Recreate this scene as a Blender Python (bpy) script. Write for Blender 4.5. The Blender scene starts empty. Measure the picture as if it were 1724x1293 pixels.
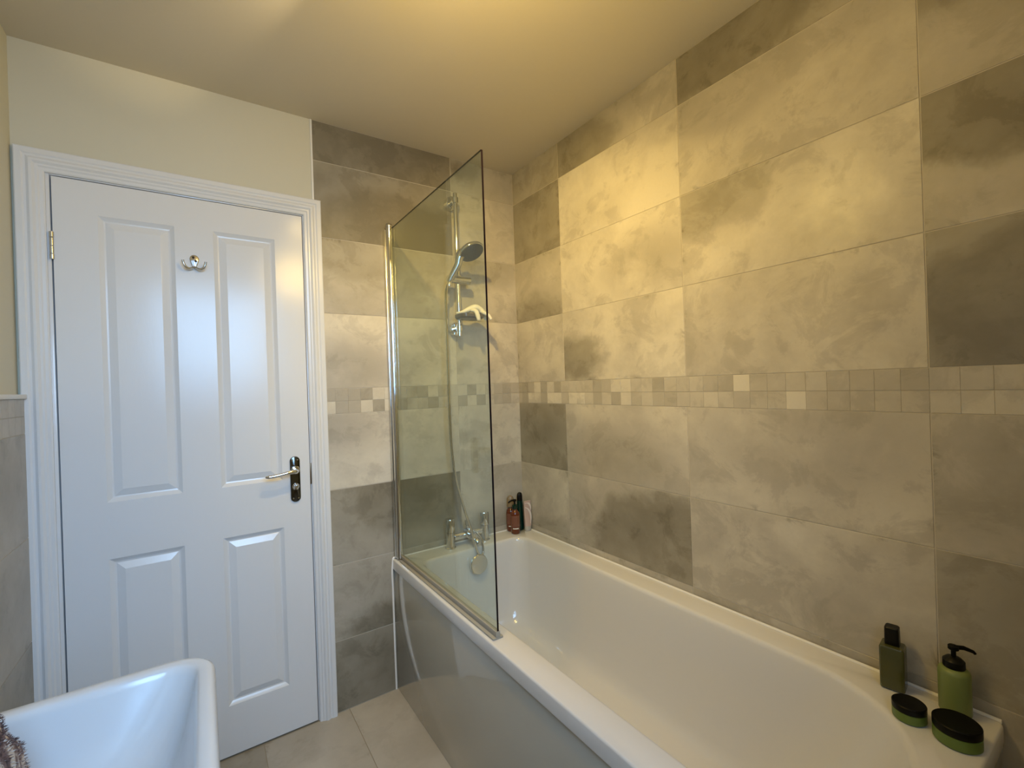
import bpy, bmesh, math, random
from math import sin, cos, pi, radians
from mathutils import Vector, Matrix, noise
rnd = random.Random(7)
SC = bpy.context.scene
COL = SC.collection

# ------------------------------------------------------------------ camera
R0 = Vector((0.82657, -0.56181, -0.03394)); U0 = Vector((0.02806, -0.01909, 0.99942)); F0 = Vector((0.56213, 0.82705, 0.00001))
cd = bpy.data.cameras.new('camera'); cam = bpy.data.objects.new('camera', cd); COL.objects.link(cam)
cd.sensor_width = 36; cd.lens = 36 * 769.37 / 1724; cd.clip_start = .02
m = Matrix.Identity(4)
for i in range(3):
    m[i][0] = R0[i]; m[i][1] = U0[i]; m[i][2] = -F0[i]
m.translation = (-1.3429, -1.9138, 1.2831)
cam.matrix_world = m
SC.camera = cam
SC.view_settings.view_transform = 'Standard'; SC.view_settings.look = 'None'
SC.view_settings.gamma = 1; SC.view_settings.use_curve_mapping = False
SC.view_settings.exposure = 0.0
# world: dull daylight outside the closed room
w = bpy.data.worlds.new('world'); SC.world = w; w.use_nodes = True
w.node_tree.nodes['Background'].inputs[0].default_value = (.55, .72, 1, 1)
w.node_tree.nodes['Background'].inputs[1].default_value = .6

def lamp(name, kind, loc, power, col, size=.05, rot=None, **kw):
    d = bpy.data.lights.new(name, kind); d.energy = power; d.color = col
    if kind == 'AREA':
        d.shape = 'RECTANGLE'; d.size = size[0]; d.size_y = size[1]
    else: d.shadow_soft_size = size
    for k, v in kw.items(): setattr(d, k, v)
    o = bpy.data.objects.new(name, d); COL.objects.link(o); o.location = loc
    if rot: o.rotation_euler = rot
    return o
WARM = (1.0, .68, .20)
def aim(o, target):
    o.rotation_euler = (Vector(target) - Vector(o.location)).to_track_quat('-Z', 'Y').to_euler(); return o
# daylight from the sky slants down through the deep window opening behind the camera
aim(lamp('window_daylight', 'AREA', (-1.24, -2.215, 1.64), 13.2, (.35, .62, 1.0), (.70, .86), spread=radians(112)), (-1.36, 0, .55))
aim(lamp('ceiling_bulb', 'SPOT', (-.88, -.92, 2.235), 50, WARM, .025, spot_size=radians(118), spot_blend=1.0), (-.20, -.36, 1.35))
lamp('added_ceiling_fill', 'POINT', (-.86, -1.12, 1.98), 12.0, WARM, .12)  # added fill with no bulb here; lifts ceiling and walls with warm light
aim(lamp('added_streak_spot', 'SPOT', (-.985, -.86, 2.262), 7.0, (1, .78, .45), .012, spot_size=radians(28), spot_blend=1.0), (-1.24, -.42, 2.352))  # added narrow spot that draws the light streak across the ceiling

# ------------------------------------------------------------------ materials
def mat(name, col, rough=.5, metal=0, **kw):
    M = bpy.data.materials.new(name); M.use_nodes = True
    b = M.node_tree.nodes['Principled BSDF']
    b.inputs['Base Color'].default_value = (*col, 1); b.inputs['Roughness'].default_value = rough
    b.inputs['Metallic'].default_value = metal
    for k, v in kw.items(): b.inputs[k].default_value = v
    return M
def N(M, t, **kw):
    n = M.node_tree.nodes.new(t)
    for k, v in kw.items(): setattr(n, k, v)
    return n
def L(M, a, b): M.node_tree.links.new(a, b)
def math_n(M, op, a, b=None, c=None, clamp=False):
    n = N(M, 'ShaderNodeMath', operation=op); n.use_clamp = clamp
    for i, v in enumerate((a, b, c)):
        if v is None: continue
        if isinstance(v, (int, float)): n.inputs[i].default_value = v
        else: L(M, v, n.inputs[i])
    return n.outputs[0]
def mix_n(M, f, a, b, blend='MIX'):
    n = N(M, 'ShaderNodeMix', data_type='RGBA', blend_type=blend)
    for s, v in ((n.inputs[0], f), (n.inputs[6], a), (n.inputs[7], b)):
        if isinstance(v, (int, float)): s.default_value = v
        elif isinstance(v, tuple): s.default_value = (*v, 1)
        else: L(M, v, s)
    return n.outputs[2]
def attr_n(M, name):
    n = N(M, 'ShaderNodeAttribute', attribute_type='OBJECT'); n.attribute_name = name
    return n.outputs['Fac']
def noise_n(M, vec, scale, detail=4, rough=.55, dist=0):
    n = N(M, 'ShaderNodeTexNoise'); n.inputs['Scale'].default_value = scale; n.inputs['Detail'].default_value = detail
    n.inputs['Roughness'].default_value = rough; n.inputs['Distortion'].default_value = dist
    L(M, vec, n.inputs['Vector']); return n.outputs['Fac']
def ramp_n(M, v, a, b):
    n = N(M, 'ShaderNodeMapRange'); n.interpolation_type = 'SMOOTHSTEP'
    L(M, v, n.inputs[0]); n.inputs[1].default_value = a; n.inputs[2].default_value = b
    return n.outputs[0]

def tile_material(name, light, mid, dark, rough=.34, pale=(.66, .61, .50)):
    """cement look porcelain: every tile carries its own tone, stain place and stain size as properties"""
    M = mat(name, light, rough); b = M.node_tree.nodes['Principled BSDF']
    tc = N(M, 'ShaderNodeTexCoord'); oi = N(M, 'ShaderNodeObjectInfo')
    off = N(M, 'ShaderNodeVectorMath', operation='MULTIPLY_ADD')
    cx = N(M, 'ShaderNodeCombineXYZ')
    L(M, oi.outputs['Random'], cx.inputs[0]); L(M, oi.outputs['Random'], cx.inputs[1]); L(M, oi.outputs['Random'], cx.inputs[2])
    L(M, cx.outputs[0], off.inputs[0]); off.inputs[1].default_value = (37, 51, 23); L(M, tc.outputs['Object'], off.inputs[2])
    v = off.outputs[0]
    big = noise_n(M, v, 3.2, 5, .6, .3)
    fine = noise_n(M, v, 17, 6, .65)
    grain = noise_n(M, v, 120, 2, .5)
    # distorted distance from the stain centre
    pc = N(M, 'ShaderNodeCombineXYZ'); L(M, attr_n(M, 'stain_x'), pc.inputs[0]); L(M, attr_n(M, 'stain_y'), pc.inputs[1])
    sub = N(M, 'ShaderNodeVectorMath', operation='SUBTRACT'); L(M, tc.outputs['Object'], sub.inputs[0]); L(M, pc.outputs[0], sub.inputs[1])
    sc = N(M, 'ShaderNodeVectorMath', operation='MULTIPLY'); L(M, sub.outputs[0], sc.inputs[0]); sc.inputs[1].default_value = (.62, 1.15, 0)
    ln = N(M, 'ShaderNodeVectorMath', operation='LENGTH'); L(M, sc.outputs[0], ln.inputs[0])
    d = math_n(M, 'ADD', ln.outputs['Value'], math_n(M, 'MULTIPLY', math_n(M, 'SUBTRACT', big, .5), .42))
    d = math_n(M, 'ADD', d, math_n(M, 'MULTIPLY', math_n(M, 'SUBTRACT', fine, .5), .09))
    st = math_n(M, 'SUBTRACT', attr_n(M, 'stain_r'), d)
    st = ramp_n(M, st, -.035, .055)
    st = math_n(M, 'MULTIPLY', st, attr_n(M, 'stain_k'))
    tone = math_n(M, 'ADD', attr_n(M, 'tone'), math_n(M, 'MULTIPLY', math_n(M, 'MULTIPLY', math_n(M, 'SUBTRACT', big, .5), .95), attr_n(M, 'mottle')))
    tone = math_n(M, 'ADD', tone, st)
    # thin mottling along the edges of the tile
    sep = N(M, 'ShaderNodeSeparateXYZ'); L(M, tc.outputs['Object'], sep.inputs[0])
    ex = math_n(M, 'SUBTRACT', attr_n(M, 'half_w'), math_n(M, 'ABSOLUTE', sep.outputs[0]))
    ey = math_n(M, 'SUBTRACT', attr_n(M, 'half_h'), math_n(M, 'ABSOLUTE', sep.outputs[1]))
    ed = ramp_n(M, math_n(M, 'MINIMUM', ex, ey), .022, .0)
    mid_ = ramp_n(M, noise_n(M, v, 7.5, 7, .68, .5), .50, .60)
    tone = math_n(M, 'ADD', tone, math_n(M, 'MULTIPLY', math_n(M, 'SUBTRACT', mid_, .5), .13))
    blot = ramp_n(M, noise_n(M, v, 9, 5, .7, .6), .56, .70)
    tone = math_n(M, 'ADD', tone, math_n(M, 'MULTIPLY', math_n(M, 'MULTIPLY', ed, blot), .42))
    tone = math_n(M, 'ADD', tone, math_n(M, 'MULTIPLY', math_n(M, 'SUBTRACT', fine, .5), .22))
    t = math_n(M, 'MINIMUM', math_n(M, 'MAXIMUM', tone, 0.0), 1.0)
    cr = N(M, 'ShaderNodeValToRGB'); e = cr.color_ramp.elements
    e[0].position = 0; e[0].color = (*pale, 1); e[1].position = 1; e[1].color = (*dark, 1)
    k = e.new(.28); k.color = (*light, 1); k = e.new(.62); k.color = (*mid, 1)
    L(M, t, cr.inputs[0])
    g = mix_n(M, math_n(M, 'MULTIPLY', math_n(M, 'SUBTRACT', grain, .4), .12, clamp=True), cr.outputs[0], (.28, .25, .2))
    L(M, g, b.inputs['Base Color'])
    L(M, math_n(M, 'ADD', math_n(M, 'MULTIPLY', fine, .22), rough - .1), b.inputs['Roughness'])
    bp = N(M, 'ShaderNodeBump'); bp.inputs['Strength'].default_value = .12; bp.inputs['Distance'].default_value = .004
    L(M, fine, bp.inputs['Height']); L(M, bp.outputs[0], b.inputs['Normal'])
    return M
LIGHT, MID, DARK = (.47, .43, .355), (.335, .305, .24), (.19, .168, .122)
TILE = tile_material('cement_tile', LIGHT, MID, DARK)
FTILE = tile_material('floor_tile', (.46, .42, .35), (.38, .34, .27), (.25, .22, .16), .36, (.53, .49, .41))
def plaster(name, col, bumps=.05):
    M = mat(name, col, .75); b = M.node_tree.nodes['Principled BSDF']
    tc = N(M, 'ShaderNodeTexCoord'); f = noise_n(M, tc.outputs['Object'], 60, 4, .6); g = noise_n(M, tc.outputs['Object'], 2.0, 3, .5)
    c = mix_n(M, g, tuple(x * .96 for x in col), tuple(min(1, x * 1.03) for x in col)); L(M, c, b.inputs['Base Color'])
    bp = N(M, 'ShaderNodeBump'); bp.inputs['Strength'].default_value = bumps * 4; bp.inputs['Distance'].default_value = .001
    L(M, f, bp.inputs['Height']); L(M, bp.outputs[0], b.inputs['Normal'])
    return M
PAINT = plaster('cream_wall_paint', (.66, .63, .50))
CEIL = plaster('ceiling_paint', (.62, .57, .46))
GROUT = plaster('beige_grout', (.56, .51, .42)); FGROUT = plaster('floor_grout', (.33, .28, .20))
def gloss_paint():
    M = mat('white_gloss_paint', (.76, .77, .78), .20); b = M.node_tree.nodes['Principled BSDF']
    tc = N(M, 'ShaderNodeTexCoord'); mp = N(M, 'ShaderNodeMapping'); mp.inputs['Scale'].default_value = (1, 1, .25); L(M, tc.outputs['Object'], mp.inputs[0])
    f = noise_n(M, mp.outputs[0], 90, 3, .6); g = noise_n(M, mp.outputs[0], 9, 2, .5)
    bp = N(M, 'ShaderNodeBump'); bp.inputs['Strength'].default_value = .16; bp.inputs['Distance'].default_value = .0010
    L(M, math_n(M, 'ADD', f, math_n(M, 'MULTIPLY', g, 2)), bp.inputs['Height']); L(M, bp.outputs[0], b.inputs['Normal'])
    return M
WHITE = gloss_paint()
ACRYL = mat('white_acrylic', (.70, .69, .67), .12, **{'Coat Weight': .5, 'Coat Roughness': .05})
CERAM = mat('white_ceramic', (.56, .57, .58), .12, **{'Coat Weight': .3, 'Coat Roughness': .06})
PANEL = mat('cream_gloss_panel', (.47, .45, .38), .09, **{'Coat Weight': .6, 'Coat Roughness': .03})
SEAL = mat('white_silicone', (.86, .85, .82), .35)
TRIMM = mat('white_plastic_trim', (.85, .84, .80), .3)
CHROME = mat('chrome', (.78, .78, .78), .07, 1)
CHROME2 = mat('satin_chrome', (.62, .62, .60), .22, 1)
DCHROME = mat('dark_polished_chrome', (.13, .13, .12), .10, 1)
BRONZE = mat('worn_brass', (.30, .22, .14), .35, 1)
RUBBER = mat('grey_spray_face', (.10, .10, .085), .5)
BLACK = mat('black_plastic', (.002, .002, .002), .4, **{'Specular IOR Level': .25})
BLACKM = mat('black_soft_plastic', (.0015, .0015, .0015), .45, **{'Specular IOR Level': .15})
DGREEN = mat('dark_green_plastic', (.0, .022, .014), .25)
LIME = mat('green_plastic', (.115, .175, .03), .4)
LIMEP = mat('pale_green_plastic', (.18, .225, .065), .4)
OLIVE = mat('olive_translucent_plastic', (.06, .062, .016), .25, **{'Coat Weight': .3})
AMBER = mat('amber_plastic', (.12, .022, .003), .18, **{'Coat Weight': .4})
AMBERL = mat('amber_label', (.19, .075, .045), .4)
LABEL = mat('white_print', (.85, .82, .76), .4)
PINKP = mat('pinkish_packet_film', (.55, .40, .34), .3)
PINKW = mat('white_packet_swirl', (.78, .70, .64), .3)
CLEAR = mat('milky_clear_cap', (.66, .62, .54), .15, **{'Transmission Weight': .35})
BROWNC = mat('brownish_clear_cap', (.26, .19, .11), .2)
GLOVE = mat('white_bath_glove', (.86, .82, .70), .9)
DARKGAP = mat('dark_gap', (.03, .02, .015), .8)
def glass(name, tint, refl=1.0):
    M = bpy.data.materials.new(name); M.use_nodes = True; nt = M.node_tree; nt.nodes.clear()
    out = nt.nodes.new('ShaderNodeOutputMaterial'); tr = nt.nodes.new('ShaderNodeBsdfTransparent'); tr.inputs[0].default_value = (*tint, 1)
    gl = nt.nodes.new('ShaderNodeBsdfGlossy'); gl.inputs['Roughness'].default_value = .015; gl.inputs[0].default_value = (.95, 1, .97, 1)
    lw = nt.nodes.new('ShaderNodeLayerWeight'); lw.inputs[0].default_value = .5
    fr = nt.nodes.new('ShaderNodeMath'); fr.operation = 'MULTIPLY_ADD'; fr.inputs[1].default_value = .55; fr.inputs[2].default_value = .035
    pw = nt.nodes.new('ShaderNodeMath'); pw.operation = 'POWER'; pw.inputs[1].default_value = 5
    L(M, lw.outputs['Facing'], pw.inputs[0]); L(M, pw.outputs[0], fr.inputs[0])
    ms = nt.nodes.new('ShaderNodeMixShader')
    L(M, fr.outputs[0], ms.inputs[0]); L(M, tr.outputs[0], ms.inputs[1]); L(M, gl.outputs[0], ms.inputs[2]); L(M, ms.outputs[0], out.inputs[0])
    return M
GLASS = glass('clear_glass', (.90, .94, .91))
GEDGE = mat('dark_polished_glass_edge', (.010, .006, .009), .25, **{'Specular IOR Level': .2})
FROST = mat('frosted_window_glass', (.8, .85, .9), .5, **{'Transmission Weight': .8})

# ------------------------------------------------------------------ helpers
WLOC = {}
def link(o, parent=None, wl=Vector((0, 0, 0))):
    COL.objects.link(o); wl = Vector(wl); WLOC[o.name] = wl
    if parent is not None:
        o.parent = parent; o.location = wl - WLOC[parent.name]
    else: o.location = wl
def tag(o, label=None, cat=None, group=None, kind=None):
    if label: o['label'] = label
    if cat: o['category'] = cat
    if group: o['group'] = group
    if kind: o['kind'] = kind
    return o
def empty(name, loc, parent=None):
    o = bpy.data.objects.new(name, None); o.empty_display_size = .05; link(o, parent, loc); return o
def mk(name, bm, mats, parent=None, smooth=True, base=False, angle=35):
    """mesh object from a bmesh in world coordinates; the origin is put at its own middle (or foot)"""
    if not isinstance(mats, (list, tuple)): mats = [mats]
    bmesh.ops.recalc_face_normals(bm, faces=bm.faces)
    vs = [v.co for v in bm.verts]
    lo = Vector([min(v[i] for v in vs) for i in range(3)]); hi = Vector([max(v[i] for v in vs) for i in range(3)])
    c = (lo + hi) / 2
    if base: c.z = lo.z
    bmesh.ops.translate(bm, verts=bm.verts, vec=-c)
    me = bpy.data.meshes.new(name)
    if smooth:
        for f in bm.faces: f.smooth = True
        for e in bm.edges:
            if len(e.link_faces) == 2 and e.calc_face_angle(0) > radians(angle): e.smooth = False
    bm.to_mesh(me); bm.free()
    for x in mats: me.materials.append(x)
    o = bpy.data.objects.new(name, me); link(o, parent, c); return o
def B(): return bmesh.new()
def box(bm, lo, hi, bev=0, seg=2, mi=0):
    n = B(); bmesh.ops.create_cube(n, size=1)
    lo = Vector(lo); hi = Vector(hi)
    for v in n.verts: v.co = Vector([lo[i] + (v.co[i] + .5) * (hi[i] - lo[i]) for i in range(3)])
    if bev: bmesh.ops.bevel(n, geom=list(n.edges), offset=bev, segments=seg, profile=.5, affect='EDGES')
    for f in n.faces: f.material_index = mi
    join(bm, n)
def join(bm, n):
    me = bpy.data.meshes.new('tmp'); n.to_mesh(me); n.free(); bm.from_mesh(me); bpy.data.meshes.remove(me)
def basis(d):
    d = Vector(d).normalized(); a = Vector((0, 0, 1)) if abs(d.z) < .9 else Vector((1, 0, 0))
    x = a.cross(d).normalized(); return x, d.cross(x).normalized(), d
def lathe(bm, c, prof, axis=(0, 0, 1), n=32, sx=1, sy=1, mi=0, cap=True, rot=0):
    x, y, d = basis(axis) if tuple(axis) != (0, 0, 1) else (Vector((1, 0, 0)), Vector((0, 1, 0)), Vector((0, 0, 1)))
    c = Vector(c); rings = []
    for r, h in prof:
        rings.append([bm.verts.new(c + d * h + x * (r * sx * cos(2 * pi * k / n + rot)) + y * (r * sy * sin(2 * pi * k / n + rot))) for k in range(n)])
    fs = []
    for a, b in zip(rings, rings[1:]):
        for k in range(n): fs.append(bm.faces.new((a[k], a[(k + 1) % n], b[(k + 1) % n], b[k])))
    if cap:
        fs.append(bm.faces.new(rings[0][::-1])); fs.append(bm.faces.new(rings[-1]))
    for f in fs: f.material_index = mi
def rod(bm, a, b, r, n=20, mi=0, bev=0):
    a = Vector(a); b = Vector(b); h = (b - a).length
    p = [(r, 0), (r, h)] if not bev else [(r - bev, 0), (r, bev), (r, h - bev), (r - bev, h)]
    lathe(bm, a, p, b - a, n, mi=mi)
def spline(pts, k=10):
    P = [Vector(p) for p in pts]; out = []
    for i in range(len(P) - 1):
        p0 = P[max(i - 1, 0)]; p1 = P[i]; p2 = P[i + 1]; p3 = P[min(i + 2, len(P) - 1)]
        for j in range(k):
            t = j / k
            out.append(.5 * ((2 * p1) + (p2 - p0) * t + (2 * p0 - 5 * p1 + 4 * p2 - p3) * t * t + (3 * p1 - p0 - 3 * p2 + p3) * t ** 3))
    out.append(P[-1]); return out
def tube(bm, pts, rad, n=12, mi=0, flat=1, ribs=0):
    """tube along points; rad is a number or a list matched to the points"""
    R = rad if isinstance(rad, list) else [rad] * len(pts)
    if len(R) != len(pts):
        R = [R[0] + 0 * i if len(R) == 1 else (lambda u: R[int(u)] + (R[min(int(u) + 1, len(R) - 1)] - R[int(u)]) * (u - int(u)))(i * (len(R) - 1) / (len(pts) - 1)) for i in range(len(pts))]
    prev = None; rings = []
    for i, p in enumerate(pts):
        d = (pts[min(i + 1, len(pts) - 1)] - pts[max(i - 1, 0)]).normalized()
        if prev is None: x, y, _ = basis(d)
        else:
            x = (prev - d * prev.dot(d)).normalized(); y = d.cross(x)
        prev = x
        rr = R[i] * (1 - (.12 if ribs and i % 2 else 0))
        rings.append([bm.verts.new(p + x * rr * cos(2 * pi * k / n) + y * rr * flat * sin(2 * pi * k / n)) for k in range(n)])
    fs = []
    for a, b in zip(rings, rings[1:]):
        for k in range(n): fs.append(bm.faces.new((a[k], a[(k + 1) % n], b[(k + 1) % n], b[k])))
    fs.append(bm.faces.new(rings[0][::-1])); fs.append(bm.faces.new(rings[-1]))
    for f in fs: f.material_index = mi
def rrect(x0, x1, y0, y1, rs, z, k=8, s=6):
    """rounded rectangle ring; rs = radii at (x1,y1),(x0,y1),(x0,y0),(x1,y0)"""
    out = []
    C = [(x1, y1, -1, -1, 0), (x0, y1, 1, -1, 90), (x0, y0, 1, 1, 180), (x1, y0, -1, 1, 270)]
    pts = []
    for (cx, cy, sx, sy, a0), r in zip(C, rs):
        arc = []
        for j in range(k + 1):
            a = radians(a0 + 90 * j / k); arc.append((cx + sx * r + r * cos(a), cy + sy * r + r * sin(a)))
        pts.append(arc)
    for i in range(4):
        out += pts[i]; a = pts[i][-1]; b = pts[(i + 1) % 4][0]
        for j in range(1, s): out.append((a[0] + (b[0] - a[0]) * j / s, a[1] + (b[1] - a[1]) * j / s))
    return [Vector((x, y, z)) for x, y in out]
def loft(bm, rings, cap0=False, cap1=False, mi=0):
    V = [[bm.verts.new(p) for p in r] for r in rings]; n = len(V[0]); fs = []
    for a, b in zip(V, V[1:]):
        for k in range(n): fs.append(bm.faces.new((a[k], a[(k + 1) % n], b[(k + 1) % n], b[k])))
    if cap0: fs.append(bm.faces.new(V[0][::-1]))
    if cap1:
        c = sum((v.co for v in V[-1]), Vector()) / n; cv = bm.verts.new(c)
        for k in range(n): fs.append(bm.faces.new((V[-1][k], V[-1][(k + 1) % n], cv)))
    for f in fs: f.material_index = mi

# ------------------------------------------------------------------ levels of the room
P = .302; Z7 = .2806; Z6 = Z7 + P; Z5 = Z6 + P; BB = Z5 + P; BT = BB + .101; Z2 = BT + P; Z1 = Z2 + P; Z0 = Z1 + P; H = 2.352
XL = -1.785; YN = -2.25; GAP = .0026; TT = .0013
JA = .3586; TW = .6176; XJ = .3512; TE = -.955

# ------------------------------------------------------------------ shell
b = B(); box(b, (XL - .1, YN - .1, -.08), (.1, .1, -TT)); floor = tag(mk('floor', b, FGROUT, smooth=False), kind='structure')
b = B(); box(b, (XL - .1, YN - .1, H), (.1, .1, H + .08)); ceiling = tag(mk('ceiling', b, CEIL, smooth=False), kind='structure')
b = B(); box(b, (TT, YN - .1, -TT), (.1, .1, H)); wall_right = tag(mk('wall_right', b, GROUT, smooth=False), kind='structure')
DX0, DX1, DZ = -1.706, -1.001, 1.9635          # lining inner faces
b = B()
box(b, (TE, TT, -TT), (TT, .1, H), mi=1)
box(b, (DX1 + .02, TT, -TT), (TE, .1, H)); box(b, (XL - .1, TT, -TT), (DX0 - .02, .1, H)); box(b, (DX0 - .02, TT, DZ + .02), (DX1 + .02, .1, H))
wall_back = tag(mk('wall_back', b, [PAINT, GROUT], smooth=False), kind='structure')
b = B()
box(b, (XL - .1, YN - .1, BT), (XL, TT, H)); box(b, (XL - .1, YN - .1, -TT), (-1.77 - TT, TT, BT), mi=1)
wall_left = tag(mk('wall_left', b, [PAINT, GROUT], smooth=False), kind='structure')
WX0, WX1, WZ0, WZ1 = -1.64, -.84, 1.15, 2.09
b = B()
box(b, (XL, YN - .1, -TT), (WX0, YN, H)); box(b, (WX1, YN - .1, -TT), (TT, YN, H)); box(b, (WX0, YN - .1, -TT), (WX1, YN, WZ0)); box(b, (WX0, YN - .1, WZ1), (WX1, YN, H))
wall_front = tag(mk('wall_front', b, PAINT, smooth=False), kind='structure')
# window behind the camera
win = tag(empty('window_1', (WX0, YN, WZ0)), kind='structure')
b = B(); f = .045
for lo, hi in (((WX0, WZ0), (WX1, WZ0 + f)), ((WX0, WZ1 - f), (WX1, WZ1)), ((WX0, WZ0 + f), (WX0 + f, WZ1 - f)), ((WX1 - f, WZ0 + f), (WX1, WZ1 - f))):
    box(b, (lo[0], YN - .08, lo[1]), (hi[0], YN - .03, hi[1]), .004)
mk('window_frame', b, TRIMM, win)
b = B(); box(b, (WX0 + f, YN - .06, WZ0 + f), (WX1 - f, YN - .055, WZ1 - f)); mk('pane', b, FROST, win, smooth=False)

# ------------------------------------------------------------------ tiles
TM = {}
def tile_mesh(w, h, t=TT, M=None, ch=.0004):
    key = (round(w, 4), round(h, 4), M.name)
    if key in TM: return TM[key]
    bm = B()
    def ring(i, z): return [bm.verts.new((sx * (w / 2 - i), sy * (h / 2 - i), z)) for sx, sy in ((-1, -1), (1, -1), (1, 1), (-1, 1))]
    r = [ring(0, -t), ring(0, -ch), ring(ch, 0)]
    for a, c in zip(r, r[1:]):
        for k in range(4): bm.faces.new((a[k], a[(k + 1) % 4], c[(k + 1) % 4], c[k]))
    bm.faces.new(r[0][::-1]); bm.faces.new(r[-1])
    me = bpy.data.meshes.new('tile'); bm.to_mesh(me); bm.free(); me.materials.append(M); TM[key] = me; return me
# rotations that put local x along the wall (left to right as seen), local y up, local z towards the room
ROT = {'right': Matrix(((0, 0, -1), (-1, 0, 0), (0, 1, 0))), 'back': Matrix(((1, 0, 0), (0, 0, -1), (0, 1, 0))),
       'left': Matrix(((0, 0, 1), (1, 0, 0), (0, 1, 0))), 'floor': Matrix.Identity(3)}
WALL = {'right': wall_right, 'back': wall_back, 'left': wall_left, 'floor': floor}
def tile(side, a0, a1, z0, z1, tone=.3, stain=None, g=GAP, gx=None, name='tile'):
    """a0..a1 along the wall in the local left-right direction; stain = (fx, fy, r, k) with fx, fy in -1..1"""
    w_, h_ = a1 - a0 - (g if gx is None else gx), z1 - z0 - g
    o = bpy.data.objects.new(name, tile_mesh(w_, h_, TT, FTILE if side == 'floor' else TILE))
    ca, cz = (a0 + a1) / 2, (z0 + z1) / 2
    loc = {'right': (0, -ca, cz), 'back': (ca, 0, cz), 'left': (-1.77, ca, cz), 'floor': (ca, cz, 0)}[side]
    par = WALL[side]
    COL.objects.link(o); o.parent = par; o.location = Vector(loc) - WLOC[par.name]; o.rotation_euler = ROT[side].to_euler()
    o['tone'] = float(tone); o['mottle'] = 1.0; s = stain or (0, 0, -9, 0)
    o['stain_x'] = s[0] * w_ / 2.0; o['stain_y'] = s[1] * h_ / 2.0; o['stain_r'] = float(s[2]); o['stain_k'] = float(s[3])
    o['half_w'] = w_ / 2; o['half_h'] = h_ / 2
    return o
rows = [(.02 - .02, Z7), (Z7, Z6), (Z6, Z5), (Z5, BB), (BT, Z2), (Z2, Z1), (Z1, Z0), (Z0, H)]
cols = [(0.0, JA), (JA, JA + TW), (JA + TW, JA + 2 * TW), (JA + 2 * TW, 2.235)]
RT = {  # right wall: row -> four (tone, stain)
 7: [(.62, None), (.40, (-.9, -.3, .16, .5)), (.50, (-.6, 1, .22, .45)), (.55, None)],
 6: [(.86, (.3, -.1, .0, 0)), (.12, (-.4, -.6, .10, .12)), (.30, (-.5, .9, .12, .2)), (.42, (-.8, .9, .12, .4))],
 5: [(.40, (-.1, -1, .12, .4)), (.14, (.5, -.2, .14, .2)), (.20, (-.8, .9, .14, .45)), (.36, (-.4, 1, .22, .62))],
 4: [(.26, None), (.20, (-1, -.4, .12, .6)), (.20, None), (.60, (-.2, -.2, .22, .4))],
 3: [(.72, (-.2, .2, .12, .2)), (.24, (-.1, -.5, .18, .22)), (.24, (.1, .5, .16, .12)), (.36, (.4, -1, .20, .55))],
 2: [(.27, (.2, -1, .07, .4)), (.32, (.7, -.5, .27, .52)), (.28, None), (.58, (.2, .4, .2, .2))],
 1: [(.4, None)] * 4, 0: [(.4, None)] * 4}
for r, (za, zb) in enumerate(rows):
    for c, (a, e) in enumerate(cols):
        tn, st = RT[r][c]; tile('right', a, e, za, zb, tn, st)
BTI = {  # back wall: row -> (left, right)
 7: ((.92, (-.4, -.1, .12, .1)), (.46, (-1, .6, .05, .5))), 6: ((.78, (.3, -.9, .25, .3)), (.36, None)),
 5: ((.42, (-.3, .8, .16, .3)), (.34, (-.2, .9, .1, .3))), 4: ((.20, (-.6, -.5, .12, .25)), (.20, (-.9, -.4, .03, .4))),
 3: ((.22, (-.9, .7, .1, .2)), (.18, (-.9, .1, .03, .4))), 2: ((.58, (.5, .8, .24, .3)), (.30, (.5, -1, .1, .3))),
 1: ((.42, (.3, -.9, .19, .55)), (.4, None)), 0: ((.74, (-.5, -.3, .2, .15)), (.5, None))}
for r, (za, zb) in enumerate(rows):
    for c, (a, e) in enumerate(((TE, -XJ), (-XJ, 0))):
        tn, st = BTI[r][c]; tile('back', a, e, za, zb, tn, st)
# mosaic border
def sq(side, a0, a1, row, tn):
    o = tile(side, a0, a1, BB + (.0505 if row == 0 else 0), BT - (0 if row == 0 else .0505), tn + .18 * (.30 - tn), None, .0012, .0003)
    o['half_w'] = o['half_h'] = 1.0; o['mottle'] = .3
r1 = {-1: .4, 0: .62, 1: .52, 2: .12, 3: .58, 4: .08, 5: .6, 10: .55, 11: .42, 12: .12, 13: .12, 16: .5, 20: .42, 21: .42, 22: -.25, 30: .46}
r2 = {-1: .35, 0: .62, 1: .08, 2: .1, 3: .58, 4: .08, 5: .1, 6: .38, 7: .0, 8: .0, 10: .56, 12: .6, 13: .16, 17: .42, 20: .18, 25: -.3, 31: .2, 32: .15, 33: .15}
q = .0505
for k in range(-1, 44):
    a0 = 0 if k < 0 else .028 + q * k; a1 = .028 + q * (k + 1)
    if a1 > 2.24: break
    for row, T in ((0, r1), (1, r2)): sq('right', a0, a1, row, T.get(k, .30 + rnd.uniform(-.05, .05)))
b1 = {5: .6, 4: .12, 9: .1, 10: .62, 11: .5, 12: .5, 15: .66, 16: .55, 17: .52, 18: .5, 14: .12, 13: .12, 0: .4, 1: .42, 2: .4}
b2 = {18: .14, 17: .54, 16: .52, 15: .16, 14: .68, 13: .08, 12: .62, 11: .36, 10: .34, 9: .66, 6: .46, 4: .62, 5: .14, 2: .35, 1: .46}
for k in range(19):
    for row, T in ((0, b1), (1, b2)): sq('back', max(-.05 * (k + 1), TE), -.05 * k, row, T.get(k, .24 + rnd.uniform(-.05, .05)))
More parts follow.
